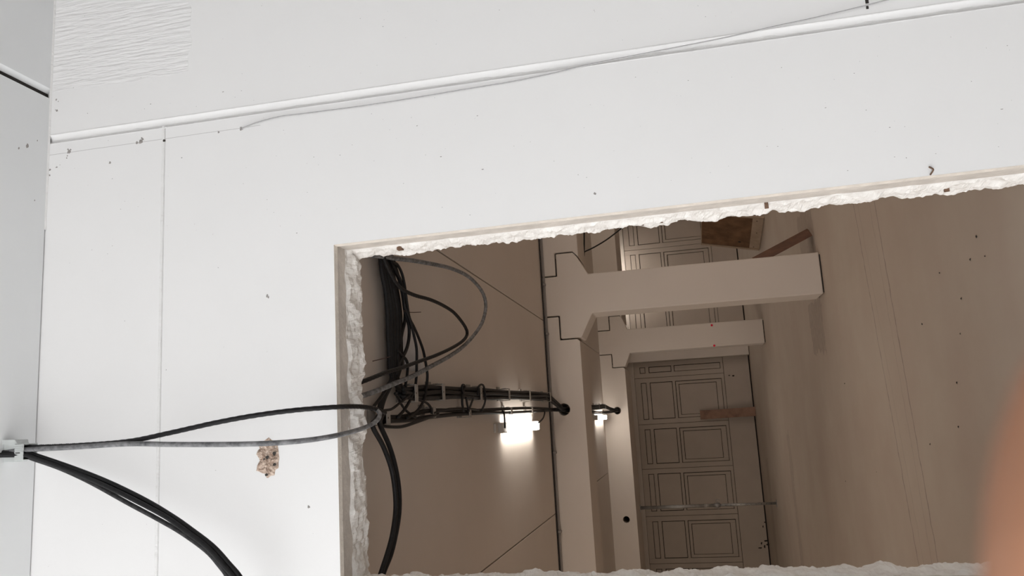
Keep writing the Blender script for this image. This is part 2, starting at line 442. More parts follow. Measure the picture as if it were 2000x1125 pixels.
# anchor holes and chips
holes = [(1.335, 4.237, .011), (1.349, 4.243, .005), (1.345, 4.229, .005), (1.318, 4.245, .004), (1.308, 4.248, .004), (1.335, 3.866, .012), (1.333, 3.885, .008), (1.345, 3.857, .007), (1.352, 3.862, .005), (1.329, 3.48, .006), (1.330, 3.371, .010), (1.256, 4.021, .007), (1.27, 4.30, .005), (1.262, 4.335, .006), (1.236, 4.335, .005), (1.60, 4.316, .005), (1.545, 4.31, .006), (1.59, 4.305, .003), (1.55, 4.318, .003), (0.58, 3.252, .007), (0.574, 3.246, .005), (-0.28, 3.078, .007), (0.86, 1.86, .006)]
for (x, z, r) in holes:
    v, f = disc(x, z, r, YW - 0.0004, x * 31 + z)
    MB().add(v, f).obj('chip', 'pit', wall_front)
v, f = disc(1.324, 3.7455, .0075, YW - 0.004, 3.3, 12)
MB().add(v, f).obj('anchor_hole', 'dark_hole', wall_front)
random.seed(11)
pits = MB()
for i in range(330):
    z = random.uniform(0.3, 4.3); x = random.choice((random.uniform(0.80, 1.37), random.uniform(1.45, 2.0), random.uniform(-0.6, 1.3)))
    if XL - .05 < x < 0.83 and z < 3.0: continue
    if abs(x - 1.405) < .04 or abs(z - 3.75) < .02: continue
    v, f = disc(x, z, random.uniform(.0006, .0017) * (1.5 if random.random() < .15 else 1), YW - 0.0003, i * 1.3, 6)
    s = random.uniform(.5, 2.2)
    v = [(a, b, z + (c - z) * s) for a, b, c in v]
    pits.add(v, f)
pits.obj('surface_pits', 'pit', wall_front, kind='stuff')
# dark expansion slot at the frame's top edge
MB().box(1.474, 1.75, YW - .0015, YW + .01, .783, .7945).obj('expansion_slot', 'gap', wall_front)
MB().box(1.452, 1.464, YW - .0015, YW + .01, .786, .7945).obj('expansion_slot', 'gap', wall_front)
# small curled flake by the jamb, lower right
MB().tube([(.818, 2.998, .662), (.806, 2.990, .652), (.798, 2.992, .655), (.788, 2.998, .662)], .003, 6).obj('paint_flake', 'rust', wall_front)

# ------------------------------------------------------------------ near ceiling, floor and added walls
ceiling = struct(empty('ceiling', (0, 0, ZC)))
c = MB().box(-6, 1.606, -7, 2.9935, ZC, ZC + .2)
weld_child(c.obj('panel', 'white_ceiling'), ceiling)
c = MB()
c.add([(1.655, -7, ZC), (7.0, -7, ZC), (7.0, 2.9995, ZC), (1.655, 2.9995, ZC), (1.632, -7, ZC + .016), (1.632, 2.9995, ZC + .016), (1.632, -7, ZC + .2), (1.632, 2.9995, ZC + .2), (7.0, -7, ZC + .2), (7.0, 2.9995, ZC + .2)],
      [(0, 1, 2, 3), (4, 0, 3, 5), (6, 4, 5, 7), (1, 8, 9, 2), (3, 2, 9, 7, 5), (0, 4, 6, 8, 1), (6, 7, 9, 8)])
weld_child(c.obj('panel', 'white_ceiling'), ceiling)
weld_child(MB().box(1.6065, 1.6318, -7, 2.9995, ZC + .017, ZC + .19).obj('joint_backing', 'gap'), ceiling)
f_ = MB().add([(0.98, 2.9995, ZC - .005), (7.0, 2.9995, ZC - .005), (7.0, 2.990, ZC + .0008), (0.98, 2.990, ZC + .0008)], [(0, 1, 2, 3)])
weld_child(f_.obj('corner_sealant', 'white_caulk'), ceiling)
for (x, y, r) in ((1.336, 2.875, .011), (1.31, 2.83, .006), (1.38, 2.93, .004), (1.1, 2.93, .004)):
    v, f = disc(x, 0, r, 0, x)
    weld_child(MB().add([(a, y + cc, ZC - .0005) for a, b, cc in v], f).obj('chip', 'pit'), ceiling)
struct(MB().box(-6, 7.0, -7, 3.03, -.2, 0).obj('floor', 'near_floor'))
struct(MB().box(7.0, 7.2, -7, 3.26, -.2, 4.6).obj('wall_right', 'near_floor'))  # unseen wall added, in dull grey, so daylight comes from the left
struct(MB().box(0.6, 7.2, -7.2, -7, -.2, 4.6).obj('rear_light_block', 'near_floor'))  # unseen part-width wall added to block daylight from behind and right

# ------------------------------------------------------------------ far hall shell
HC = 3.07
hall_floor = struct(MB().box(-8, 8, 3.03, 19.5, -.2, 0).obj('floor.001', 'hall_floor'))
struct(MB().box(-8.2, -8, 3.0, 19.7, -.2, 3.5).obj('wall_left', 'hall_paint'))
struct(MB().box(8, 8.2, 3.0, 19.7, -.2, 3.5).obj('wall_right.001', 'hall_paint'))
wb = MB()
YD = 19.15
# wall behind and between the two doors
wb.box(-8, 8, YD + .16, 19.6, 0, 3.4)
wall_back = struct(wb.obj('wall_back', 'hall_paint'))
MB().box(-8, 1.255, YD - .02, YD + .16, 2.66, 3.4).obj('lintel', 'hall_paint', wall_back)
MB().box(1.72, 8, YD - .02, YD + .16, 2.66, 3.4).obj('lintel', 'hall_paint', wall_back)
MB().prism([(1.235, .012), (1.72, .012), (1.72, 3.4), (1.235, 3.4)], YD - .22, YD + .16).obj('pilaster', 'hall_paint', wall_back, bevel=.012)
MB().box(-8, -6, 3.262, 3.5, 0, 3.4).obj('wall_infill', 'hall_paint', wall_front)
MB().box(-6.0, XL - .045, 3.262, 3.30, 0, 3.4).obj('wall_backing', 'hall_paint', wall_front)
MB().box(.84, 8, 3.262, 3.30, 0, 3.4).obj('wall_backing', 'hall_paint', wall_front)
MB().box(XL - .045, .84, 3.266, 3.30, ZH + .02, 3.4).obj('wall_backing', 'hall_paint', wall_front)
ceil2 = struct(empty('ceiling.001', (0, 0, HC)))
weld_child(MB().box(-8, 8, 3.2, 19.6, HC + .17, HC + .4).obj('slab_backing', 'gap'), ceil2)
for (y0, y1, xs) in ((3.262, 8.962, (-8, -5.3, -3.16, -1.008, 1.135, 3.28, 5.43, 8)), (9.68, 15.296, (-8, -5.3, -3.16, -1.013, 1.21, 3.35, 5.43, 8)), (16.76, 19.3, (-8, -5.3, -3.16, -1.013, 1.21, 3.35, 5.43, 8))):
    for a, b in zip(xs[:-1], xs[1:]):
        weld_child(MB().box(a + .005, b - .005, y0, y1, HC, HC + .16).obj('plank', 'hall_paint', bevel=.004), ceil2)

# ------------------------------------------------------------------ beams and columns
def bore(o, holes, y0, y1):
    """drill round holes through a beam (boolean applied, cutters removed)"""
    cut = []
    for (x, z, r) in holes:
        co = MB().cyl((x, y0 - .1, z), (x, y1 + .1, z), r, 28).obj('cutter', 'dark_hole')
        md = o.modifiers.new('bore', 'BOOLEAN'); md.operation = 'DIFFERENCE'; md.solver = 'EXACT'; md.object = co
        cut.append(co)
    bpy.context.view_layer.update()
    dg = bpy.context.evaluated_depsgraph_get()
    me = bpy.data.meshes.new_from_object(o.evaluated_get(dg))
    o.modifiers.clear(); old = o.data; o.data = me
    for co in cut: bpy.data.objects.remove(co, do_unlink=True)


def beam(poly, y0, y1, label, holes=()):
    o = MB().prism(poly, y0, y1).obj('concrete_beam', 'hall_paint')
    if holes: bore(o, holes, y0, y1)
    md = o.modifiers.new('soft_edge', 'BEVEL'); md.width = .008; md.segments = 1; md.limit_method = 'ANGLE'; md.angle_limit = math.radians(50)
    return tag(o, label, 'beam', None)

g = .015
beam([(-7.99, 2.672), (.872, 2.672), (.912 - g, 2.70), (.912 - g, 2.885 + g), (1.18 - g, 2.885 + g), (1.18 - g, 3.23), (-7.99, 3.23)], 8.966, 9.67,
     'nearer concrete beam left of the near column, with the cables entering its hole', [(.117, 2.905, .066)])
beam([(7.99, 2.625), (1.845, 2.625), (1.90 + g, 2.69), (1.90 + g, 2.885 + g), (1.635 + g, 2.885 + g), (1.635 + g, 3.23), (7.99, 3.23)], 8.966, 9.67,
     'nearer concrete beam right of the near column, by the jamb')
beam([(-7.99, 2.612), (.893, 2.612), (.935 - g, 2.64), (.935 - g, 2.835 + g), (1.19 - g, 2.835 + g), (1.19 - g, 3.23), (-7.99, 3.23)], 15.3, 16.75,
     'farther concrete beam left of the far column, with an empty round hole', [(.118, 2.815, .068), (-1.879, 2.806, .062)])
beam([(7.99, 2.60), (1.86, 2.60), (1.91 + g, 2.64), (1.91 + g, 2.835 + g), (1.64 + g, 2.835 + g), (1.64 + g, 3.23), (7.99, 3.23)], 15.3, 16.75,
     'farther concrete beam right of the far column, in shade')
MB()
def column(x0, x1, y0, y1, zl, zr, reach_l, reach_r, zlow, ztop, label):
    root = empty('concrete_column', ((x0 + x1) / 2, (y0 + y1) / 2, 0))
    tag(root, label, 'column')
    z0 = .014
    poly = [(x0, z0), (x1, z0), (x1, zlow + .02), (reach_r - .055, ztop - .245 + .0), (reach_r, ztop - .20), (reach_r, ztop), (x1, ztop), (x1, 3.23), (x0, 3.23), (x0, ztop), (reach_l, ztop), (reach_l, ztop - .20), (reach_l + .04 - .055, ztop - .25), (x0, zlow)]
    poly[12] = (reach_l - .0, ztop - .235)
    weld_child(MB().prism(poly, y0, y1).obj('shaft', 'hall_paint', bevel=.012), root)
    weld_child(MB().box(x0 + .02, x1 - .02, y0 + .02, y1 - .02, 0, .02).obj('base_joint', 'gap'), root)
    weld_child(MB().box(min(reach_l, x0) + .05, max(reach_r, x1) - .05, y0 + .03, y1 - .03, ztop - .0, ztop + .012).obj('bearing_pad', 'gap'), root)
    return root
column(1.18, 1.635, 8.966, 9.41, 0, 0, .912, 1.90, 2.507, 2.885, 'near concrete column with stepped corbels beside the leaning plank')
column(1.19, 1.64, 15.3, 15.70, 0, 0, .935, 1.91, 2.490, 2.835, 'far concrete column with two red dots on its front edges')
# dark fill behind the open joints
for (x0, x1, y0, y1) in ((.90, 1.91, 9.0, 9.38), (.925, 1.92, 15.34, 15.66)):
    pass

# ------------------------------------------------------------------ the two panelled doors
def door(name, bounds, x_lo, x_hi, lab):
    root = struct(empty(name, ((x_lo + x_hi) / 2, YD, 0)))
    weld_child(MB().box(x_lo, x_hi, YD + .075, YD + .10, 0, 2.66).obj('backing', 'gap'), root)
    for a, b in zip(bounds[:-1], bounds[1:]):
        l, r = a + .004, b - .004
        y0, y1 = YD, YD + .05
        pl, pr_ = a + .115, b - .115
        frm = MB()
        rails = [(.605, .665), (1.725, 1.787), (2.312, 2.392), (2.522, 2.655)]
        for z0, z1 in rails: frm.box(pl - .003, pr_ + .003, y0, y1, z0, z1)
        frm.box(l, pl - .003, y0, y1, .605, 2.655); frm.box(pr_ + .003, r, y0, y1, .605, 2.655)
        leaf = weld_child(frm.obj('leaf', 'door_paint', bevel=.003), root)
        def sub(nm, x0, x1, z0, z1, ya=YD + .014):
            o = MB().box(x0, x1, ya, YD + .045, z0, z1).obj(nm, 'door_paint', bevel=.003)
            o.parent = leaf; o.matrix_parent_inverse = leaf.matrix_world.inverted() if False else Matrix.Identity(4)
            return o
        sub('panel', pl + .010, pr_ - .010, 2.404, 2.510)
        sub('panel', pl + .012, pr_ - .012, 1.800, 2.298)
        # wicket: a frame with its own inset panel
        wk = MB(); wl, wr, w0, w1 = pl + .004, pr_ - .009, .676, 1.711
        fw = .062
        wk.box(wl + .003, wl + fw, YD + .004, YD + .045, w0, w1); wk.box(wr - fw, wr - .003, YD + .004, YD + .045, w0, w1)
        wk.box(wl + fw, wr - fw, YD + .004, YD + .045, w0, w0 + fw + .05); wk.box(wl + fw, wr - fw, YD + .004, YD + .045, w1 - fw, w1)
        o = wk.obj('wicket_frame', 'door_paint', bevel=.003); o.parent = leaf
        sub('panel', wl + fw + .008, wr - fw - .012, w0 + fw + .060, w1 - fw - .012, YD + .016)
    weld_child(MB().box(bounds[0], bounds[-1], YD - .004, YD + .05, .03, .596).obj('kick_board', 'door_paint', bevel=.003), root)
    return root
door('door_1', [-6.55, -5.5, -4.42, -3.345, -2.30, -1.235, -.215, .865, 1.235], -6.55, 1.25, 'left')
door('door_2', [1.86, 2.91, 3.965, 5.02, 6.07, 7.12], 1.72, 7.2, 'right')
CABLES = [
('power_cable',0.0098,'cable_black','black twisted cable from the grey clip, upper strand of the fork','cable','cables leaving the near clip',[(0.015,2.8,4.483),(0.012,2.84,4.374),(0.015,2.86,4.281),(0.011,2.82,3.991),(0.015,2.79,3.735),(0.037,2.77,3.541),(0.065,2.77,3.345),(0.084,2.79,3.186),(0.096,2.85,3.047),(0.101,2.95,2.924),(0.103,3.12,2.91),(0.096,3.3,2.914),(0.079,3.45,2.92)],3),
('power_cable',0.0098,'cable_grey','worn grey cable looping under the lintel and crossing the bare concrete patch','cable','cables leaving the near clip',[(0.003,2.8,4.483),(-0.0,2.83,4.363),(0.005,2.83,4.253),(0.004,2.8,3.974),(0.005,2.77,3.719),(-0.006,2.75,3.527),(-0.016,2.75,3.332),(-0.023,2.75,3.122),(-0.02,2.8,2.982),(-0.008,2.93,2.917),(0.011,3.12,2.901),(0.036,3.24,2.887),(0.068,3.3,2.887),(0.095,3.35,2.927),(0.105,3.4,2.983),(0.107,3.45,3.048),(0.097,3.48,3.111)],0),
('power_cable',0.0097,'cable_black','black cable on the upper edge of the trio drooping from the near clip','cable','cables leaving the near clip',[(0.007,2.8,4.483),(-0.0,2.825,4.359),(-0.006,2.837,4.256),(-0.012,2.835,4.219),(-0.077,2.818,4.005),(-0.139,2.791,3.815),(-0.21,2.758,3.629),(-0.272,2.732,3.493),(-0.318,2.715,3.406),(-0.379,2.704,3.309),(-0.442,2.7,3.241),(-0.488,2.7,3.198),(-0.562,2.7,3.152),(-0.665,2.7,3.127)],0),
('power_cable',0.0097,'cable_black','middle black cable of the trio drooping from the near clip','cable','cables leaving the near clip',[(-0.006,2.788,4.47),(-0.011,2.813,4.346),(-0.016,2.825,4.244),(-0.027,2.823,4.193),(-0.093,2.806,3.99),(-0.145,2.779,3.835),(-0.206,2.746,3.669),(-0.268,2.72,3.518),(-0.32,2.703,3.421),(-0.378,2.692,3.326),(-0.436,2.688,3.262),(-0.489,2.688,3.213),(-0.559,2.688,3.181),(-0.662,2.688,3.165)],0),
('power_cable',0.0092,'cable_dusty','lowest dusty cable of the trio drooping from the near clip','cable','cables leaving the near clip',[(-0.012,2.815,4.497),(-0.017,2.84,4.372),(-0.022,2.852,4.269),(-0.038,2.85,4.207),(-0.079,2.833,4.07),(-0.138,2.806,3.908),(-0.218,2.773,3.718),(-0.281,2.747,3.565),(-0.331,2.73,3.454),(-0.394,2.719,3.347),(-0.443,2.715,3.293),(-0.494,2.715,3.252),(-0.564,2.715,3.225),(-0.668,2.715,3.209)],0),
('power_cable',0.0125,'cable_grey','large outer cable loop hanging below the far ceiling beside the jamb','cable','cable loops under the far ceiling',[(0.83,3.531,2.99),(0.844,3.622,2.983),(0.868,3.811,2.975),(0.907,4.086,2.968),(0.954,4.465,2.961),(0.985,4.772,2.953),(1.0,5.128,2.948),(0.974,5.402,2.944),(0.924,5.558,2.941),(0.843,5.595,2.94),(0.72,5.468,2.94),(0.609,5.231,2.941),(0.507,4.95,2.944),(0.42,4.632,2.948),(0.345,4.301,2.953),(0.275,3.995,2.961),(0.23,3.754,2.968),(0.187,3.541,2.983),(0.156,3.371,3.002),(0.149,3.362,3.02)],3),
('power_cable',0.0105,'cable_black','smaller inner cable loop hanging inside the large one','cable','cable loops under the far ceiling',[(0.849,3.641,2.98),(0.807,3.676,2.976),(0.756,3.75,2.973),(0.724,3.826,2.969),(0.71,3.899,2.962),(0.707,4.052,2.955),(0.717,4.279,2.949),(0.716,4.507,2.946),(0.701,4.723,2.942),(0.666,4.888,2.94),(0.624,5.012,2.94),(0.584,5.024,2.94),(0.533,4.909,2.942),(0.47,4.665,2.946),(0.405,4.354,2.949),(0.352,4.063,2.955),(0.306,3.812,2.962),(0.273,3.612,2.969),(0.238,3.454,2.985),(0.219,3.377,3.002),(0.212,3.366,3.02)],3),
('power_cable',0.0125,'cable_black','black cable packed in the thick bundle running along the ceiling beside the jamb','cable','black cables in the bundle beside the jamb',[(1.038,3.656,3.015),(0.937,3.676,3.015),(0.863,3.698,3.015),(0.774,3.716,3.015),(0.689,3.759,3.015),(0.586,3.773,3.015),(0.482,3.774,3.015),(0.38,3.78,3.015),(0.308,3.779,3.015),(0.252,3.803,3.015),(0.212,3.743,3.015),(0.171,3.684,3.015),(0.126,3.64,3.015),(0.087,3.623,3.015),(0.058,3.661,3.015)],0),
('power_cable',0.0125,'cable_black','black cable packed in the thick bundle running along the ceiling beside the jamb','cable','black cables in the bundle beside the jamb',[(1.043,3.677,3.011),(0.942,3.697,3.011),(0.867,3.72,3.011),(0.777,3.735,3.011),(0.692,3.778,3.011),(0.591,3.809,3.011),(0.485,3.799,3.011),(0.381,3.801,3.011),(0.309,3.801,3.011),(0.253,3.815,3.011),(0.212,3.753,3.011),(0.171,3.694,3.011),(0.126,3.649,3.011),(0.087,3.633,3.011),(0.057,3.671,3.011)],0),
('power_cable',0.0125,'cable_black','black cable packed in the thick bundle running along the ceiling beside the jamb','cable','black cables in the bundle beside the jamb',[(1.054,3.72,3.015),(0.951,3.74,3.015),(0.876,3.763,3.015),(0.787,3.791,3.015),(0.7,3.832,3.015),(0.597,3.861,3.015),(0.49,3.854,3.015),(0.385,3.854,3.015),(0.311,3.845,3.015),(0.259,3.878,3.015),(0.227,3.92,3.015),(0.2,3.988,3.015),(0.192,4.092,3.015)],0),
('power_cable',0.0125,'cable_black','black cable packed in the thick bundle running along the ceiling beside the jamb','cable','black cables in the bundle beside the jamb',[(1.059,3.742,3.011),(0.956,3.763,3.011),(0.88,3.785,3.011),(0.789,3.802,3.011),(0.704,3.861,3.011),(0.601,3.893,3.011),(0.493,3.885,3.011),(0.387,3.882,3.011),(0.312,3.868,3.011),(0.253,3.822,3.011),(0.221,3.863,3.011),(0.194,3.929,3.011),(0.186,4.031,3.011)],0),
('power_cable',0.0125,'cable_black','black cable packed in the thick bundle running along the ceiling beside the jamb','cable','black cables in the bundle beside the jamb',[(1.07,3.786,3.015),(0.966,3.807,3.015),(0.889,3.83,3.015),(0.798,3.854,3.015),(0.711,3.903,3.015),(0.608,3.945,3.015),(0.499,3.94,3.015),(0.39,3.926,3.015),(0.315,3.914,3.015),(0.251,3.855,3.015),(0.218,3.897,3.015),(0.191,3.963,3.015),(0.183,4.067,3.015)],0),
('power_cable',0.0125,'cable_black','black cable packed in the thick bundle running along the ceiling beside the jamb','cable','black cables in the bundle beside the jamb',[(1.061,3.736,3.04),(0.957,3.757,3.04),(0.881,3.779,3.04),(0.79,3.795,3.04),(0.705,3.846,3.04),(0.599,3.857,3.04),(0.493,3.859,3.04),(0.388,3.867,3.04),(0.314,3.862,3.04),(0.249,3.87,3.04),(0.208,3.808,3.04),(0.166,3.748,3.04),(0.121,3.703,3.04),(0.081,3.687,3.04),(0.051,3.725,3.04)],0),
('power_cable',0.0125,'cable_black','black cable packed in the thick bundle running along the ceiling beside the jamb','cable','black cables in the bundle beside the jamb',[(1.066,3.759,3.036),(0.962,3.779,3.036),(0.885,3.802,3.036),(0.795,3.826,3.036),(0.708,3.873,3.036),(0.602,3.887,3.036),(0.495,3.89,3.036),(0.389,3.887,3.036),(0.315,3.885,3.036),(0.249,3.881,3.036),(0.208,3.819,3.036),(0.166,3.759,3.036),(0.12,3.714,3.036),(0.081,3.697,3.036),(0.051,3.735,3.036)],0),
('power_cable',0.0125,'cable_black','black cable packed in the thick bundle running along the ceiling beside the jamb','cable','black cables in the bundle beside the jamb',[(1.076,3.802,3.04),(0.972,3.823,3.04),(0.894,3.846,3.04),(0.804,3.874,3.04),(0.716,3.922,3.04),(0.609,3.936,3.04),(0.5,3.934,3.04),(0.393,3.933,3.04),(0.318,3.93,3.04),(0.257,3.961,3.04),(0.223,4.005,3.04),(0.196,4.074,3.04),(0.187,4.181,3.04)],0),
('power_cable',0.0125,'cable_black','black cable packed in the thick bundle running along the ceiling beside the jamb','cable','black cables in the bundle beside the jamb',[(1.082,3.825,3.036),(0.976,3.846,3.036),(0.899,3.869,3.036),(0.808,3.898,3.036),(0.719,3.944,3.036),(0.613,3.975,3.036),(0.503,3.968,3.036),(0.395,3.965,3.036),(0.319,3.954,3.036),(0.25,3.904,3.036),(0.217,3.946,3.036),(0.19,4.014,3.036),(0.182,4.118,3.036)],0),
('power_cable',0.0125,'cable_black','black cable packed in the thick bundle running along the ceiling beside the jamb','cable','black cables in the bundle beside the jamb',[(1.093,3.87,3.04),(0.986,3.891,3.04),(0.908,3.915,3.04),(0.815,3.935,3.04),(0.727,3.993,3.04),(0.62,4.03,3.04),(0.509,4.027,3.04),(0.399,4.021,3.04),(0.322,4.0,3.04),(0.248,3.937,3.04),(0.215,3.98,3.04),(0.187,4.049,3.04),(0.178,4.154,3.04)],0),
('thin_cable',0.0078,'cable_black','loose cable swinging out rightmost of the bundle and crossing over the upper clipped run','cable','loose cables beside the thick bundle',[(0.951,3.744,3.0),(0.88,3.768,2.995),(0.849,3.788,2.989),(0.845,3.856,2.984),(0.807,3.91,2.98),(0.754,3.938,2.978),(0.699,3.953,2.977),(0.643,3.967,2.976),(0.58,3.994,2.975),(0.537,4.064,2.975),(0.485,4.136,2.975),(0.43,4.198,2.975),(0.381,4.232,2.976),(0.323,4.26,2.977),(0.284,4.27,2.978),(0.223,4.252,2.98),(0.151,4.202,2.982),(0.102,4.12,2.985),(0.07,4.016,2.987),(0.055,3.934,2.99)],0),
('thin_cable',0.0078,'cable_black','second loose cable from the outside of the bundle, crossing the upper run','cable','loose cables beside the thick bundle',[(0.957,3.774,3.0),(0.864,3.782,2.995),(0.811,3.846,2.99),(0.773,3.898,2.985),(0.712,3.93,2.982),(0.638,3.929,2.978),(0.594,3.971,2.975),(0.55,4.016,2.975),(0.486,4.059,2.975),(0.422,4.091,2.975),(0.339,4.089,2.977),(0.27,4.078,2.978),(0.209,4.051,2.98),(0.152,3.998,2.987),(0.096,3.909,2.993),(0.061,3.826,3.0)],0),
('thin_cable',0.0095,'cable_black','loose cable bowing away from the bundle in front of the grey plastic sheet','cable','loose cables beside the thick bundle',[(0.887,3.827,3.0),(0.793,3.91,3.0),(0.705,3.965,3.0),(0.616,3.996,3.0),(0.547,4.051,3.0),(0.479,4.044,3.0),(0.417,4.0,3.0),(0.362,3.923,3.0),(0.322,3.873,3.0),(0.265,3.823,3.0)],0),
('thin_cable',0.0095,'cable_black','loose cable hugging the side of the thick bundle','cable','loose cables beside the thick bundle',[(0.884,3.809,3.01),(0.814,3.901,3.01),(0.761,3.982,3.01),(0.718,4.01,3.01),(0.637,4.026,3.01),(0.569,4.015,3.01),(0.497,3.964,3.01),(0.412,3.921,3.01),(0.345,3.891,3.01),(0.267,3.85,3.01)],0),
('thin_cable',0.0078,'cable_black','short cable dropping past the end of the grey plastic sheet into the corner clip','cable','loose cables beside the thick bundle',[(0.4,3.858,3.0),(0.382,3.902,3.0),(0.362,3.981,3.0),(0.333,4.01,3.0),(0.273,3.991,3.0),(0.226,3.967,3.0),(0.195,3.985,3.0)],0),
('thin_cable',0.0065,'cable_black','thin cable slanting between the two clipped runs near the corner','cable','loose cables beside the thick bundle',[(0.179,3.787,2.995),(0.162,3.825,2.995),(0.13,3.87,2.995),(0.096,3.94,2.995),(0.07,4.038,2.995),(0.059,4.095,2.995)],0),
('thin_cable',0.0065,'cable_black','thin cable curving from the lower corner clip up to the upper run','cable','loose cables beside the thick bundle',[(0.09,3.573,2.985),(0.093,3.613,2.985),(0.1,3.71,2.985),(0.128,3.818,2.985),(0.155,3.918,2.985),(0.173,3.98,2.985)],0),
('thin_cable',0.0068,'cable_black','thin cable arching below the upper run onto the lower run','cable','loose cables beside the thick bundle',[(0.159,3.946,2.985),(0.154,3.994,2.985),(0.15,4.127,2.985),(0.138,4.252,2.985),(0.116,4.323,2.985),(0.092,4.344,2.985),(0.077,4.343,2.985)],0),
('thin_cable',0.008,'cable_black','short stiff cable end poking towards the lintel from the lower branch','cable','loose cables beside the thick bundle',[(0.203,3.676,2.99),(0.17,3.612,2.99),(0.142,3.557,2.99),(0.118,3.504,2.99),(0.097,3.465,2.99)],0),
('wire_end',0.0022,'wire_brown','thin wire end sticking out of the bundle away from the jamb','cable','wire ends in the bundle',[(0.612,3.915,2.98),(0.61,3.971,2.98),(0.621,4.08,2.98),(0.638,4.204,2.98)],0),
('wire_end',0.0022,'wire_brown','thin wire end sticking out of the bundle towards the jamb','cable','wire ends in the bundle',[(0.356,3.698,2.98),(0.348,3.662,2.98),(0.334,3.573,2.98),(0.318,3.469,2.98)],0),
('power_cable',0.0115,'cable_black','black cable hanging in a bow behind the lintel, its edge nearer the lintel','cable','bowed pair behind the lintel',[(0.084,3.604,3.0),(0.05,3.491,2.982),(0.02,3.406,2.964),(-0.069,3.477,2.945),(-0.171,3.525,2.927),(-0.264,3.536,2.917),(-0.354,3.529,2.913),(-0.444,3.485,2.912),(-0.515,3.434,2.916),(-0.601,3.352,2.923),(-0.658,3.329,2.936),(-0.73,3.283,2.95)],0),
('power_cable',0.0115,'cable_black','black cable hanging in a bow behind the lintel, the one further from the lintel','cable','bowed pair behind the lintel',[(0.079,3.631,3.0),(0.045,3.548,2.984),(0.021,3.511,2.968),(-0.065,3.562,2.95),(-0.158,3.586,2.932),(-0.26,3.601,2.922),(-0.36,3.589,2.918),(-0.443,3.545,2.917),(-0.537,3.477,2.921),(-0.595,3.411,2.928),(-0.64,3.396,2.941),(-0.743,3.34,2.955)],0),
('power_cable',0.0135,'cable_dusty','cable in the upper clipped run, on its side nearer the lamp','cable','cables of the upper clipped run',[(0.161,3.913,3.0),(0.166,4.024,3.0),(0.164,4.283,3.0),(0.172,4.544,3.0),(0.186,4.966,3.0),(0.188,5.467,3.0),(0.19,5.885,3.0),(0.205,6.408,3.0),(0.215,7.317,3.0),(0.215,7.856,3.0),(0.224,8.476,3.0),(0.163,8.82,2.965),(0.102,8.95,2.912),(0.102,9.3,2.912),(0.102,9.62,2.912),(0.132,9.85,2.96),(0.132,10.2,3.0),(0.162,11.2,3.0),(0.142,12.4,2.998),(0.152,13.6,3.0),(0.172,14.6,2.99),(0.14,15.0,2.93),(0.103,15.28,2.822),(0.103,15.7,2.822)],0),
('power_cable',0.0135,'cable_black','cable in the upper clipped run, the middle one facing down','cable','cables of the upper clipped run',[(0.187,3.913,2.994),(0.182,4.024,2.994),(0.192,4.283,2.994),(0.206,4.544,2.994),(0.209,4.966,2.994),(0.212,5.467,2.994),(0.225,5.885,2.994),(0.232,6.408,2.994),(0.237,7.317,2.994),(0.248,7.856,2.994),(0.254,8.476,2.994),(0.185,8.82,2.961),(0.117,8.95,2.908),(0.117,9.3,2.908),(0.117,9.62,2.908),(0.147,9.85,2.96),(0.16,10.2,2.994),(0.19,11.2,2.994),(0.17,12.4,2.992),(0.18,13.6,2.994),(0.2,14.6,2.984),(0.16,15.0,2.93),(0.118,15.28,2.818),(0.118,15.7,2.818)],0),
('power_cable',0.0135,'cable_black','cable in the upper clipped run, on its side away from the lamp','cable','cables of the upper clipped run',[(0.202,3.913,3.0),(0.206,4.024,3.0),(0.226,4.283,3.0),(0.229,4.544,3.0),(0.235,4.966,3.0),(0.247,5.467,3.0),(0.251,5.885,3.0),(0.254,6.408,3.0),(0.27,7.317,3.0),(0.278,7.856,3.0),(0.276,8.476,3.0),(0.204,8.82,2.965),(0.132,8.95,2.912),(0.132,9.3,2.912),(0.132,9.62,2.912),(0.162,9.85,2.96),(0.188,10.2,3.0),(0.218,11.2,3.0),(0.198,12.4,2.998),(0.208,13.6,3.0),(0.228,14.6,2.99),(0.18,15.0,2.93),(0.133,15.28,2.822),(0.133,15.7,2.822)],0),
('power_cable',0.0135,'cable_dusty','cable in the upper clipped run, pressed to the ceiling, lamp side','cable','cables of the upper clipped run',[(0.171,3.913,3.024),(0.178,4.024,3.024),(0.179,4.283,3.024),(0.185,4.544,3.024),(0.199,4.966,3.024),(0.203,5.467,3.024),(0.204,5.885,3.024),(0.218,6.408,3.024),(0.23,7.317,3.024),(0.229,7.856,3.024),(0.236,8.476,3.024),(0.173,8.82,2.9789999999999996),(0.109,8.95,2.926),(0.109,9.3,2.926),(0.109,9.62,2.926),(0.139,9.85,2.96),(0.146,10.2,3.024),(0.176,11.2,3.024),(0.156,12.4,3.022),(0.166,13.6,3.024),(0.186,14.6,3.014),(0.15,15.0,2.93),(0.11,15.28,2.836),(0.11,15.7,2.836)],0),
('power_cable',0.0135,'cable_black','cable in the upper clipped run, pressed to the ceiling, far side','cable','cables of the upper clipped run',[(0.198,3.913,3.024),(0.194,4.024,3.024),(0.205,4.283,3.024),(0.22,4.544,3.024),(0.224,4.966,3.024),(0.226,5.467,3.024),(0.238,5.885,3.024),(0.247,6.408,3.024),(0.251,7.317,3.024),(0.261,7.856,3.024),(0.269,8.476,3.024),(0.197,8.82,2.9789999999999996),(0.125,8.95,2.926),(0.125,9.3,2.926),(0.125,9.62,2.926),(0.155,9.85,2.96),(0.174,10.2,3.024),(0.204,11.2,3.024),(0.184,12.4,3.022),(0.194,13.6,3.024),(0.214,14.6,3.014),(0.17,15.0,2.93),(0.126,15.28,2.836),(0.126,15.7,2.836)],0),
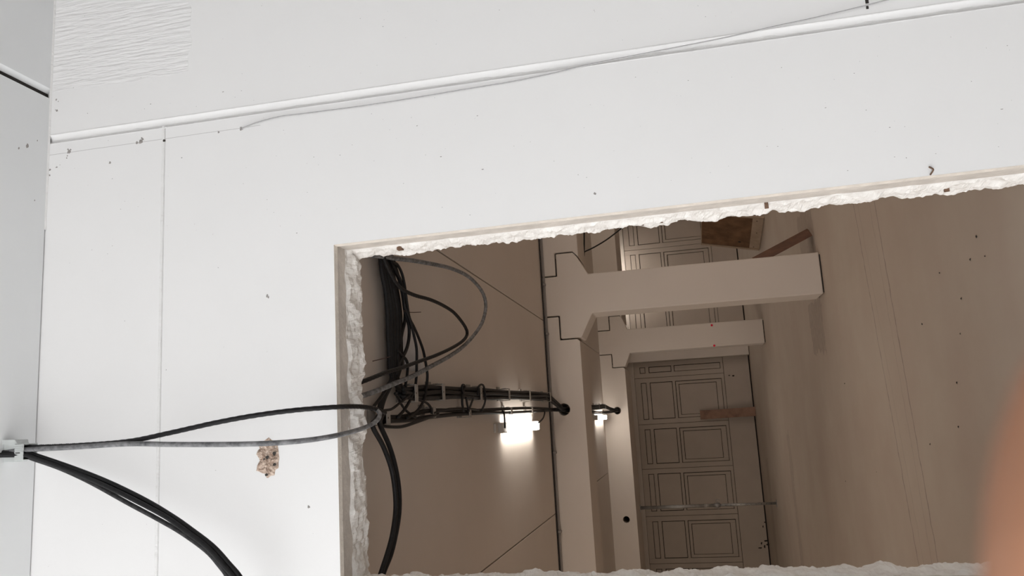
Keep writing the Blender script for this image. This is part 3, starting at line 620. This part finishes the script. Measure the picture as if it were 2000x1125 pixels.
('power_cable',0.0125,'cable_black','cable in the lower clipped run, on the side nearer the lamp','cable','cables of the lower clipped run',[(0.041,3.668,3.015),(0.044,3.75,3.015),(0.046,3.973,3.015),(0.051,4.18,3.015),(0.061,4.408,3.015),(0.072,4.823,3.015),(0.078,5.121,3.015),(0.085,5.758,3.015),(0.084,6.366,3.015),(0.094,7.354,3.015),(0.106,8.193,3.015),(0.112,8.861,3.015),(0.103,8.93,2.9),(0.103,9.3,2.885),(0.103,9.62,2.885),(0.086,9.9,2.97),(0.076,11.0,3.015),(0.086,12.5,3.01),(0.076,14.0,3.015),(0.086,14.9,2.94),(0.104,15.28,2.8),(0.104,15.7,2.8)],0),
('power_cable',0.0125,'cable_black','cable in the lower clipped run, on the side away from the lamp','cable','cables of the lower clipped run',[(0.07,3.668,3.021),(0.062,3.75,3.021),(0.064,3.973,3.021),(0.081,4.18,3.021),(0.096,4.408,3.021),(0.099,4.823,3.021),(0.095,5.121,3.021),(0.105,5.758,3.021),(0.116,6.366,3.021),(0.129,7.354,3.021),(0.131,8.193,3.021),(0.129,8.861,3.021),(0.129,8.93,2.9),(0.129,9.3,2.885),(0.129,9.62,2.885),(0.112,9.9,2.97),(0.102,11.0,3.015),(0.112,12.5,3.01),(0.102,14.0,3.015),(0.112,14.9,2.94),(0.13,15.28,2.8),(0.13,15.7,2.8)],0),
('thin_cable',0.0085,'cable_black','thin cable sagging below the lower run near its first clip','cable','loose cables beside the thick bundle',[(0.036,3.601,3.0),(0.023,3.58,2.987),(0.015,3.653,2.974),(0.014,3.813,2.97),(0.032,4.015,2.97),(0.052,4.228,2.976),(0.066,4.414,2.993),(0.076,4.549,3.01)],0),
('thin_cable',0.008,'cable_black','thin cable bowed slightly above the lower run between two clips','cable','loose cables beside the thick bundle',[(0.081,4.403,2.995),(0.087,4.462,2.995),(0.097,4.606,2.995),(0.106,4.758,2.995),(0.11,5.066,2.995),(0.107,5.314,2.995),(0.102,5.439,2.995)],0),
('thin_cable',0.0075,'cable_black','thin cable hoop standing up over the upper run and falling to the lower run','cable','loose cables beside the thick bundle',[(0.202,5.382,2.975),(0.252,5.391,2.975),(0.273,5.439,2.975),(0.28,5.499,2.975),(0.271,5.549,2.975),(0.239,5.573,2.975),(0.185,5.584,2.975),(0.141,5.544,2.975),(0.094,5.446,2.975)],0),
('thin_cable',0.008,'cable_black','narrow cable hoop over the upper run nearer the opening','cable','loose cables beside the thick bundle',[(0.194,5.008,2.975),(0.226,4.977,2.975),(0.252,4.975,2.975),(0.261,5.001,2.975),(0.254,5.031,2.975),(0.224,5.013,2.975),(0.18,4.969,2.975),(0.135,4.961,2.975),(0.089,4.99,2.975)],0),
('thin_cable',0.007,'cable_black','short thin cable joining the two runs, the straight one','cable','loose cables beside the thick bundle',[(0.183,5.075,2.98),(0.13,5.103,2.98),(0.093,5.135,2.98)],0),
('thin_cable',0.007,'cable_black','short thin cable joining the two runs, slanting the other way','cable','loose cables beside the thick bundle',[(0.179,5.257,2.98),(0.13,5.181,2.98),(0.09,5.109,2.98)],0),
('lamp_lead',0.0075,'cable_black','lamp lead dropping from the lower run to the end of the nearer lamp','cable','lamp leads',[(0.102,6.268,3.01),(0.085,6.264,2.997),(0.048,6.222,2.985),(0.004,6.222,2.985),(-0.036,6.215,2.985)],0),
('lamp_lead',0.0075,'cable_black','lamp lead curling into the far end of the nearer lamp','cable','lamp leads',[(0.113,8.287,3.01),(0.075,8.184,2.997),(0.034,8.019,2.985),(0.005,7.86,2.985),(-0.013,7.71,2.985)],0),
('dangling_cable',0.012,'cable_black','thin black cable hanging in a hooked shape beyond the near column, right bay','cable','',[(3.249,13.2,2.965),(3.044,13.2,2.98),(2.805,13.2,2.997),(2.7,13.2,3.013),(2.658,13.2,3.034),(2.687,13.2,3.058),(2.743,13.2,3.089),(2.784,13.2,3.007),(2.85,13.2,2.828),(2.96,13.2,2.603),(3.082,13.2,2.412),(3.175,13.2,2.284)],0),
('thin_wire',0.0026,'wire_grey','thin grey wire strung loosely along the white wall joint from an anchor hole','wire','',[(1.328,3.0,3.369),(1.329,2.99,3.349),(1.341,2.987,3.293),(1.353,2.985,3.184),(1.351,2.985,3.053),(1.348,2.985,2.82),(1.35,2.985,2.594),(1.357,2.988,2.373),(1.362,2.99,2.158),(1.373,2.99,1.989),(1.387,2.988,1.843),(1.397,2.985,1.64),(1.41,2.98,1.345),(1.429,2.98,1.116),(1.44,2.98,0.967),(1.457,2.98,0.802),(1.474,2.98,0.675),(1.501,2.98,0.514)],0),
]
# ------------------------------------------------------------------ cables (waypoints in metres)
for nm, r, mt, lab, cat, grp, pts, lobes in CABLES:
    o = MB().tube(pts, r, 8, lobes, 60.0, 26 if lobes else 5).obj(nm, mt, smooth=True)
    tag(o, lab, cat, grp or None)

# ------------------------------------------------------------------ cable clips
def clip(loc, w, h, along, label, group, m='clip_dark', top=HC, rot=0.0):
    """strap of a cable clip: open box round the cables, foot plate on the ceiling above, ribbed cheek"""
    root = empty('cable_clip', loc); root.rotation_euler = (0, 0, rot)
    tag(root, label, 'clip', group)
    t = .005; a = along / 2
    s = MB()
    s.box(-w / 2 - t, -w / 2, -a, a, -h / 2, h / 2 + .01)
    s.box(w / 2, w / 2 + t, -a, a, -h / 2, h / 2 + .01)
    s.box(-w / 2 - t, w / 2 + t, -a, a, -h / 2 - t, -h / 2)
    o = s.obj('strap', m, root, bevel=.002)
    zt = top - loc[2]
    MB().box(-w / 2 - .004, w / 2 + .022, -a - .035, a, max(h / 2, zt - .012), zt).obj('foot_plate', m, root, bevel=.002)
    b = MB()
    for k in range(3): b.box(w / 2 + t, w / 2 + t + .004, -a * .8, a * .8, -h * .1 + k * h * .18, -h * .1 + k * h * .18 + .006)
    b.obj('cheek_ribs', m, root)
    MB().box(-.004, .004, -a * .5, -a * .2, -h / 2 - t - .001, -h / 2 - t + .002).obj('release_slot', 'gap', root)
    return root
gu = 'clips of the upper cable run'; gl = 'clips of the lower cable run'
for loc, w, lab in (((.185, 4.06, 3.01), .085, 'grey cable clip at the corner where the upper run leaves the bundle'),
                    ((.204, 4.56, 3.01), .088, 'first grey cable clip along the upper run beyond the corner'),
                    ((.218, 5.47, 3.01), .088, 'second grey cable clip along the upper run, by the thin hoop'),
                    ((.231, 6.41, 3.01), .088, 'third grey cable clip along the upper run, level with the near lamp end'),
                    ((.239, 7.33, 3.01), .088, 'fourth grey cable clip along the upper run, above the lit lamp'),
                    ((.252, 8.50, 3.01), .088, 'last grey cable clip of the upper run, just before the beam')):
    clip(loc, w, .066, .05, lab, gu)
for loc, w, lab in (((.058, 3.66, 3.012), .06, 'pale cable clip at the lower corner beside the lintel'),
                    ((.085, 4.42, 3.02), .05, 'grey cable clip on the lower run where the sagging cable ends'),
                    ((.082, 5.21, 3.02), .05, 'grey cable clip on the lower run below the thin hoops'),
                    ((.10, 6.55, 3.02), .05, 'grey cable clip on the lower run above the near lamp lead'),
                    ((.105, 7.5, 3.02), .05, 'grey cable clip on the lower run above the lit lamp')):
    clip(loc, w, .05, .05, lab, gl)
for loc, w, lab in (((.185, 13.5, 3.0), .085, 'cable clip on the upper run in the second bay, nearer one'), ((.195, 14.5, 2.99), .085, 'cable clip on the upper run in the second bay, farther one')):
    clip(loc, w, .066, .05, lab, 'clips in the second bay')

# near clip on the near ceiling (cables run down towards the lintel)
root = empty('cable_clip', (0.0, 2.845, 4.258)); tag(root, 'pale grey ribbed plastic clip holding five cables below the near ceiling', 'clip')
def nclip():
    zc = 0.0
    s = MB()
    x0, x1, y0, y1 = -.032, .026, -.026, .040
    t = .005; h = .021
    s.box(x0 - t, x0, y0, y1, -h, h); s.box(x1, x1 + t, y0, y1, -h, h); s.box(x0 - t, x1 + t, y0 - t, y0, -h, h); s.box(x0 - t, x1 + t, y1, y1 + t, -h, h)
    s.obj('strap', 'clip_grey', root, bevel=.003)
    b = MB()
    for k in range(4): b.box(x1 - .030 + k * .009, x1 - .026 + k * .009, y0 - t - .003, y0 - t, -h * .9, h * .9)
    b.obj('cheek_ribs', 'clip_grey', root)
    MB().box(-.008, -.002, y0 - t - .002, y0 - t + .001, -h * .3, h * .7).obj('release_slot', 'gap', root)
    MB().box(x0 - .01, x1 + .02, y0 + .01, y1, h, .087).obj('foot_plate', 'clip_grey', root, bevel=.002)
    MB().hexa([(x1 + .004, y0, .010), (x1 + .022, y0, .026), (x1 + .022, y1, .026), (x1 + .004, y1, .018), (x1 + .006, y0, .087), (x1 + .024, y0, .087), (x1 + .024, y1, .087), (x1 + .006, y1, .087)]).obj('toothed_tail', 'clip_grey', root)
nclip()

# ------------------------------------------------------------------ lamps
def lamp(loc, rot, label, on=True):
    root = empty('ceiling_light', loc); root.rotation_euler = (0, 0, rot)
    tag(root, label, 'lamp', None)
    L = 1.40
    d = MB().prism([(-.036, -.004), (.036, -.004), (.041, .02), (.039, .05), (-.039, .05), (-.041, .02)], .02, L)
    d.obj('diffuser', 'lit', root, smooth=False, bevel=.006)
    b = MB(); b.box(-.036, .036, -.24, L + .01, .051, .07); b.obj('housing', 'lamp_body', root, bevel=.004)
    MB().box(-.042, .042, -.16, .018, .012, .055).obj('end_cap', 'lamp_body', root, bevel=.006)
    MB().box(-.042, .042, L + .002, L + .02, -.002, .055).obj('end_cap', 'lamp_body', root, bevel=.006)
    return root
lamp((-.034, 6.43, 3.0), .004, 'lit strip lamp on the ceiling of the first bay, nearer of the two seen')
lamp((.008, 13.6, 3.0), .0, 'lit strip lamp in the second bay beyond the nearer beam, smaller of the two seen')
lamp((2.45, 18.62, 2.97), -math.pi / 2, 'strip lamp behind the far beam that lights the right door, hidden from the front')

# ------------------------------------------------------------------ conduits along the near beam
tag(MB().tube([(-7.9, 8.93, 3.045), (-1.66, 8.93, 3.043), (2.07, 8.93, 3.034), (7.9, 8.93, 3.03)], .013, 8, sub=1).obj('conduit', 'conduit', smooth=True), 'grey conduit along the top of the near beam, the lower one', 'conduit')
tag(MB().tube([(-7.9, 8.90, 3.062), (-1.66, 8.90, 3.060), (2.07, 8.90, 3.055), (7.9, 8.90, 3.053)], .007, 8, sub=1).obj('conduit', 'cable_black', smooth=True), 'thin black line in the ceiling corner above the grey conduit', 'conduit')
for x, lab in ((-1.2, 'small saddle on the near beam conduit, leftmost'), (-.35, 'small saddle on the near beam conduit, below the lamp'), (.98, 'small saddle on the near beam conduit, beside the corbel joint'), (1.55, 'small saddle on the conduit across the near column')):
    tag(MB().box(x - .012, x + .012, 8.905, 8.966, 3.018, 3.066).obj('conduit_saddle', 'conduit', bevel=.003), lab, 'saddle')

# ------------------------------------------------------------------ grey plastic sheet behind the bundle
SH = [(.56, 4.04), (.585, 4.26), (.43, 4.44), (.325, 4.47), (.30, 4.12), (.40, 3.96)]
b = MB(); vs = []; fs = []
n = 14
for i in range(n):
    for j in range(n):
        u, w = i / (n - 1), j / (n - 1)
        # bilinear patch
        a = Vector((.60, 4.02)).lerp(Vector((.59, 4.27)), u); c_ = Vector((.31, 4.08)).lerp(Vector((.325, 4.47)), u)
        q = a.lerp(c_, w)
        z = 3.052 + .012 * noise.noise(Vector((u * 3, w * 3, 2))) - (.012 if w > .55 and u < .8 else 0)
        vs.append((q.x, q.y, z))
for i in range(n - 1):
    for j in range(n - 1): fs.append((i * n + j, i * n + j + 1, (i + 1) * n + j + 1, (i + 1) * n + j))
o = MB().add(vs, fs).obj('plastic_sheet', 'sheet', smooth=True)
md = o.modifiers.new('thickness', 'SOLIDIFY'); md.thickness = .002
tag(o, 'translucent grey plastic sheet tucked under the ceiling behind the cable bundle', 'plastic sheet')

# ------------------------------------------------------------------ timber
def plank_between(a, b, wv, tv, name, m, label, cat='plank', cut=0.0):
    a, b, wv, tv = Vector(a), Vector(b), Vector(wv), Vector(tv)
    pts = [a, a + wv, a + wv + tv, a + tv, b, b + wv - (b - a) * cut, b + wv + tv - (b - a) * cut, b + tv]
    o = MB().hexa(pts).obj(name, m, bevel=.004)
    return tag(o, label, cat)
# vertical plank standing against the left door
plank_between((-.155, 18.93, .004), (-.168, 19.12, 1.222), (.205, 0, 0), (0, .025, .003), 'plank', 'wood_pale', 'short weathered plank standing upright against the left panelled door')
# batten leaning on the right side of the near column
tv = Vector((-.02, .022, -.004))
c0 = [Vector(q) for q in ((2.0, 9.46, .004), (1.88, 9.25, .004), (1.65, 9.06, .47), (1.662, 9.15, .68))]
tag(MB().hexa(c0 + [q + Vector((.018, .03, .012)) for q in c0]).obj('plank', 'wood_dark', bevel=.003), 'dark brown batten leaning on the right side of the near column', 'plank')
# big stained board leaning in the right bay
A, B = Vector((2.80, 14.62, .01)), Vector((3.10, 13.40, .01))
Cc = Vector((3.07, 14.9, 1.0)); U = (B - A); V = Cc - A
Nn = U.cross(V).normalized()
if Nn.y > 0: Nn = -Nn
board = empty('board', A); tag(board, 'large mud-stained board leaning in the right bay, half hidden by the jamb', 'board')
def bslab(nm, u0, u1, v0, v1, d0, d1, m):
    q = []
    for d in (d0, d1):
        for (u, v) in ((u0, v0), (u1, v0), (u1, v1), (u0, v1)): q.append(A + U * u + V * v + Nn * d)
    return weld_child(MB().hexa(q).obj(nm, m, bevel=.004), board)
bslab('sheet', .0, 1.0, .0, 1.0, -.03, .0, 'wood_edge')
bslab('stained_face', .055, .96, .17, .985, .0, .004, 'wood_board')
bslab('batten', .0, .05, .0, 1.0, .0, .012, 'wood_edge')
for (u, v) in ((.1, .10), (.55, .08), (.9, .1), (.22, .34)):
    q = A + U * u + V * v + Nn * .0055
    w_ = MB(); t_ = V.normalized(); s_ = U.normalized(); r = .014 if v < .2 else .03
    w_.add([q + (s_ * math.cos(k * 1.047) + t_ * math.sin(k * 1.047)) * r for k in range(6)], [tuple(range(6))])
    weld_child(w_.obj('nail_hole', 'gap'), board)
tag(MB().box(3.12, 3.5, 14.0, 14.6, .0, .09).obj('timber_offcut', 'wood_dark', bevel=.01), 'dark timber offcut on the floor behind the stained board by the jamb', 'timber')

# ------------------------------------------------------------------ steel prop under the far beam
pr0 = empty('steel_prop', (-1.81, 16.5, 0)); tag(pr0, 'galvanised adjustable steel prop standing from floor to the far beam', 'prop')
MB().box(-.07, .07, -.07, .07, 0, .008).obj('base_plate', 'steel', pr0)
MB().box(-.065, .065, -.065, .065, 2.602, 2.611).obj('top_plate', 'steel', pr0)
MB().cyl((0, 0, .008), (0, 0, 1.2), .026, 14).obj('inner_tube', 'steel', pr0, smooth=True)
MB().cyl((0, 0, 1.08), (0, 0, 2.602), .033, 14).obj('outer_tube', 'steel', pr0, smooth=True)
MB().cyl((0, 0, 1.06), (0, 0, 1.17), .043, 14).obj('collar', 'steel', pr0, smooth=True)
MB().cyl((0, 0, 1.27), (0, 0, 1.37), .036, 14).obj('label_sleeve', 'clip_dark', pr0, smooth=True)
MB().tube([(-.075, -.02, 1.10), (.0, -.02, 1.10), (.075, -.02, 1.10)], .008, 8, sub=1).obj('pin', 'steel', pr0)
ring = [(.08 + .035 * math.cos(k * .5236), -.02, 1.10 + .035 * math.sin(k * .5236)) for k in range(13)]
MB().tube(ring, .006, 6, sub=1).obj('pin_ring', 'steel', pr0)
for k in range(10):
    z = .10 + k * .095
    v, f = disc(0, z, .008, -.0268, k, 8)
    MB().add([(a, bb, cc) for a, bb, cc in v], f).obj('pin_hole', 'gap', pr0)

# ------------------------------------------------------------------ small details
for x, z, lab in ((1.604 - .012, .933, 'red dot on the right edge of the far column'), (1.208, .925, 'red dot on the left edge of the far column')):
    b = MB(); b.add([(x + .022 * math.cos(k * .7854), 15.296, z + .022 * math.sin(k * .7854)) for k in range(8)] + [(x + .018 * math.cos(k * .7854), 15.290, z + .018 * math.sin(k * .7854)) for k in range(8)],
                    [tuple(range(8, 16))] + [(k, (k + 1) % 8, 8 + (k + 1) % 8, 8 + k) for k in range(8)])
    tag(b.obj('marker_dot', 'red_dot'), lab, 'marker')
dr = MB(); random.seed(5)
spots = [(.491, 5.694), (.084, 5.184), (-.175, 5.274), (.712, 4.463), (.832, 4.537), (.733, 4.674), (.36, 5.0), (.2, 8.5), (-.6, 7.6), (.75, 5.2), (-.3, 5.9), (.55, 4.9), (-.8, 9.1)]
for (x, y) in spots:
    r = random.uniform(.003, .007); a = random.uniform(0, 3)
    dr.add([(x + r * math.cos(a + k * 1.26) * 1.5, y + r * math.sin(a + k * 1.26), .0005 + (.004 if k % 2 else 0)) for k in range(5)] + [(x, y, .008)], [(k, (k + 1) % 5, 5) for k in range(5)])
o = dr.obj('floor_grit', 'gap', kind='stuff'); tag(o, 'dark crumbs of grit scattered over the far hall floor', 'grit')
# scuffs low on the left door
sc = MB()
for (x, z, w_, h_) in ((-2.98, .02, .03, .05), (-3.02, .10, .05, .02), (-2.9, .05, .02, .06), (-2.95, .16, .03, .02), (-3.05, .2, .02, .05), (-2.6, .09, .03, .015), (-2.5, .04, .015, .03), (.80, .49, .012, .03), (.785, .40, .02, .035)):
    v, f = disc(x, z, 1, YD - .0046, x * 7 + z, 7)
    sc.add([(x + (a - x) * w_, bb, z + (cc - z) * h_) for a, bb, cc in v], f)
d1 = bpy.data.objects['door_1']
weld_child(sc.obj('scuff_marks', 'gap', kind='stuff'), d1)

# ------------------------------------------------------------------ the photographer's hand: a fingertip reaches in front of the lens
def cam_pt(x, y, d): return EYE + RIGHT * x + DOWN * y + FWD * d
def skin_chain(chain, radii, edges, name, parent=None):
    me = bpy.data.meshes.new(name)
    me.from_pydata([tuple(p) for p in chain], edges, [])
    o = bpy.data.objects.new(name, me); COL.objects.link(o)
    md = o.modifiers.new('skin', 'SKIN')
    sk = me.skin_vertices[0].data if me.skin_vertices else None
    return o, md
def hand():
    me = bpy.data.meshes.new('hand')
    vs = []; rad = []; ed = []
    def node(p, r, parent=None):
        vs.append(tuple(p)); rad.append(r)
        if parent is not None: ed.append((parent, len(vs) - 1))
        return len(vs) - 1
    K = lambda x, y, d: cam_pt(x, y, d)
    wrist = node(K(.120, .105, -.060), .024)
    palm = node(K(.098, .088, -.030), .026, wrist)
    kn = node(K(.078, .078, .002), .019, palm)
    # index finger: reaches up past the lens
    a = node(K(.062, .066, .026), .0098, kn)
    b = node(K(.046, .046, .043), .0090, a)
    c = node(K(.0350, .027, .0425), .0085, b)
    d = node(K(.0321, .0150, .0405), .0083, c)
    d2 = node(K(.0329, .0075, .0403), .0076, d)
    e = node(K(.0345, .0008, .0400), .0062, d2)
    # middle, ring, little fingers curled behind the phone
    for (ox, oy, s) in ((.016, .012, 1.0), (.032, .022, .95), (.048, .030, .82)):
        k1 = node(K(.078 + ox, .078 + oy, .010), .0102 * s, palm)
        k2 = node(K(.066 + ox, .052 + oy, .030), .0092 * s, k1)
        k3 = node(K(.060 + ox, .030 + oy, .022), .0085 * s, k2)
        node(K(.062 + ox, .016 + oy, .008), .0072 * s, k3)
    # thumb leaves the side of the palm
    t1 = node(K(.100, .060, -.052), .0135, palm)
    t2 = node(K(.090, .030, -.046), .0105, t1)
    node(K(.084, .006, -.036), .0085, t2)
    me.from_pydata(vs, ed, [])
    o = bpy.data.objects.new('hand', me); COL.objects.link(o)
    md = o.modifiers.new('skin', 'SKIN'); md.use_smooth_shade = True
    if not me.skin_vertices:
        bm = bmesh.new(); bm.from_mesh(me); bm.verts.layers.skin.verify(); bm.to_mesh(me); bm.free()
    for i, s in enumerate(me.skin_vertices[0].data):
        s.radius = (rad[i], rad[i]); s.use_root = (i == 0)
    sb = o.modifiers.new('smooth', 'SUBSURF'); sb.levels = 2; sb.render_levels = 2
    bpy.context.view_layer.update()
    m2 = bpy.data.meshes.new_from_object(o.evaluated_get(bpy.context.evaluated_depsgraph_get()))
    o.modifiers.clear(); o.data = m2
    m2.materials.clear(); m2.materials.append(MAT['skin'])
    for q in m2.polygons: q.use_smooth = True
    tag(o, 'orange fingertip out of focus in the lower right corner, before the lens', 'hand')
    # nail on the far side of the fingertip, turned away from the lens
    n_ = MB(); g = 6; vv = []; ff = []
    for i in range(g):
        for j in range(g):
            u, w = i / (g - 1) - .5, j / (g - 1)
            vv.append(cam_pt(.0345 + u * .007, .0105 + w * .007, .0402 + .0062 * math.cos(u * 1.6)))
    for i in range(g - 1):
        for j in range(g - 1): ff.append((i * g + j, i * g + j + 1, (i + 1) * g + j + 1, (i + 1) * g + j))
    n_.add(vv, ff).obj('nail', 'nail', o, smooth=True)
hand()
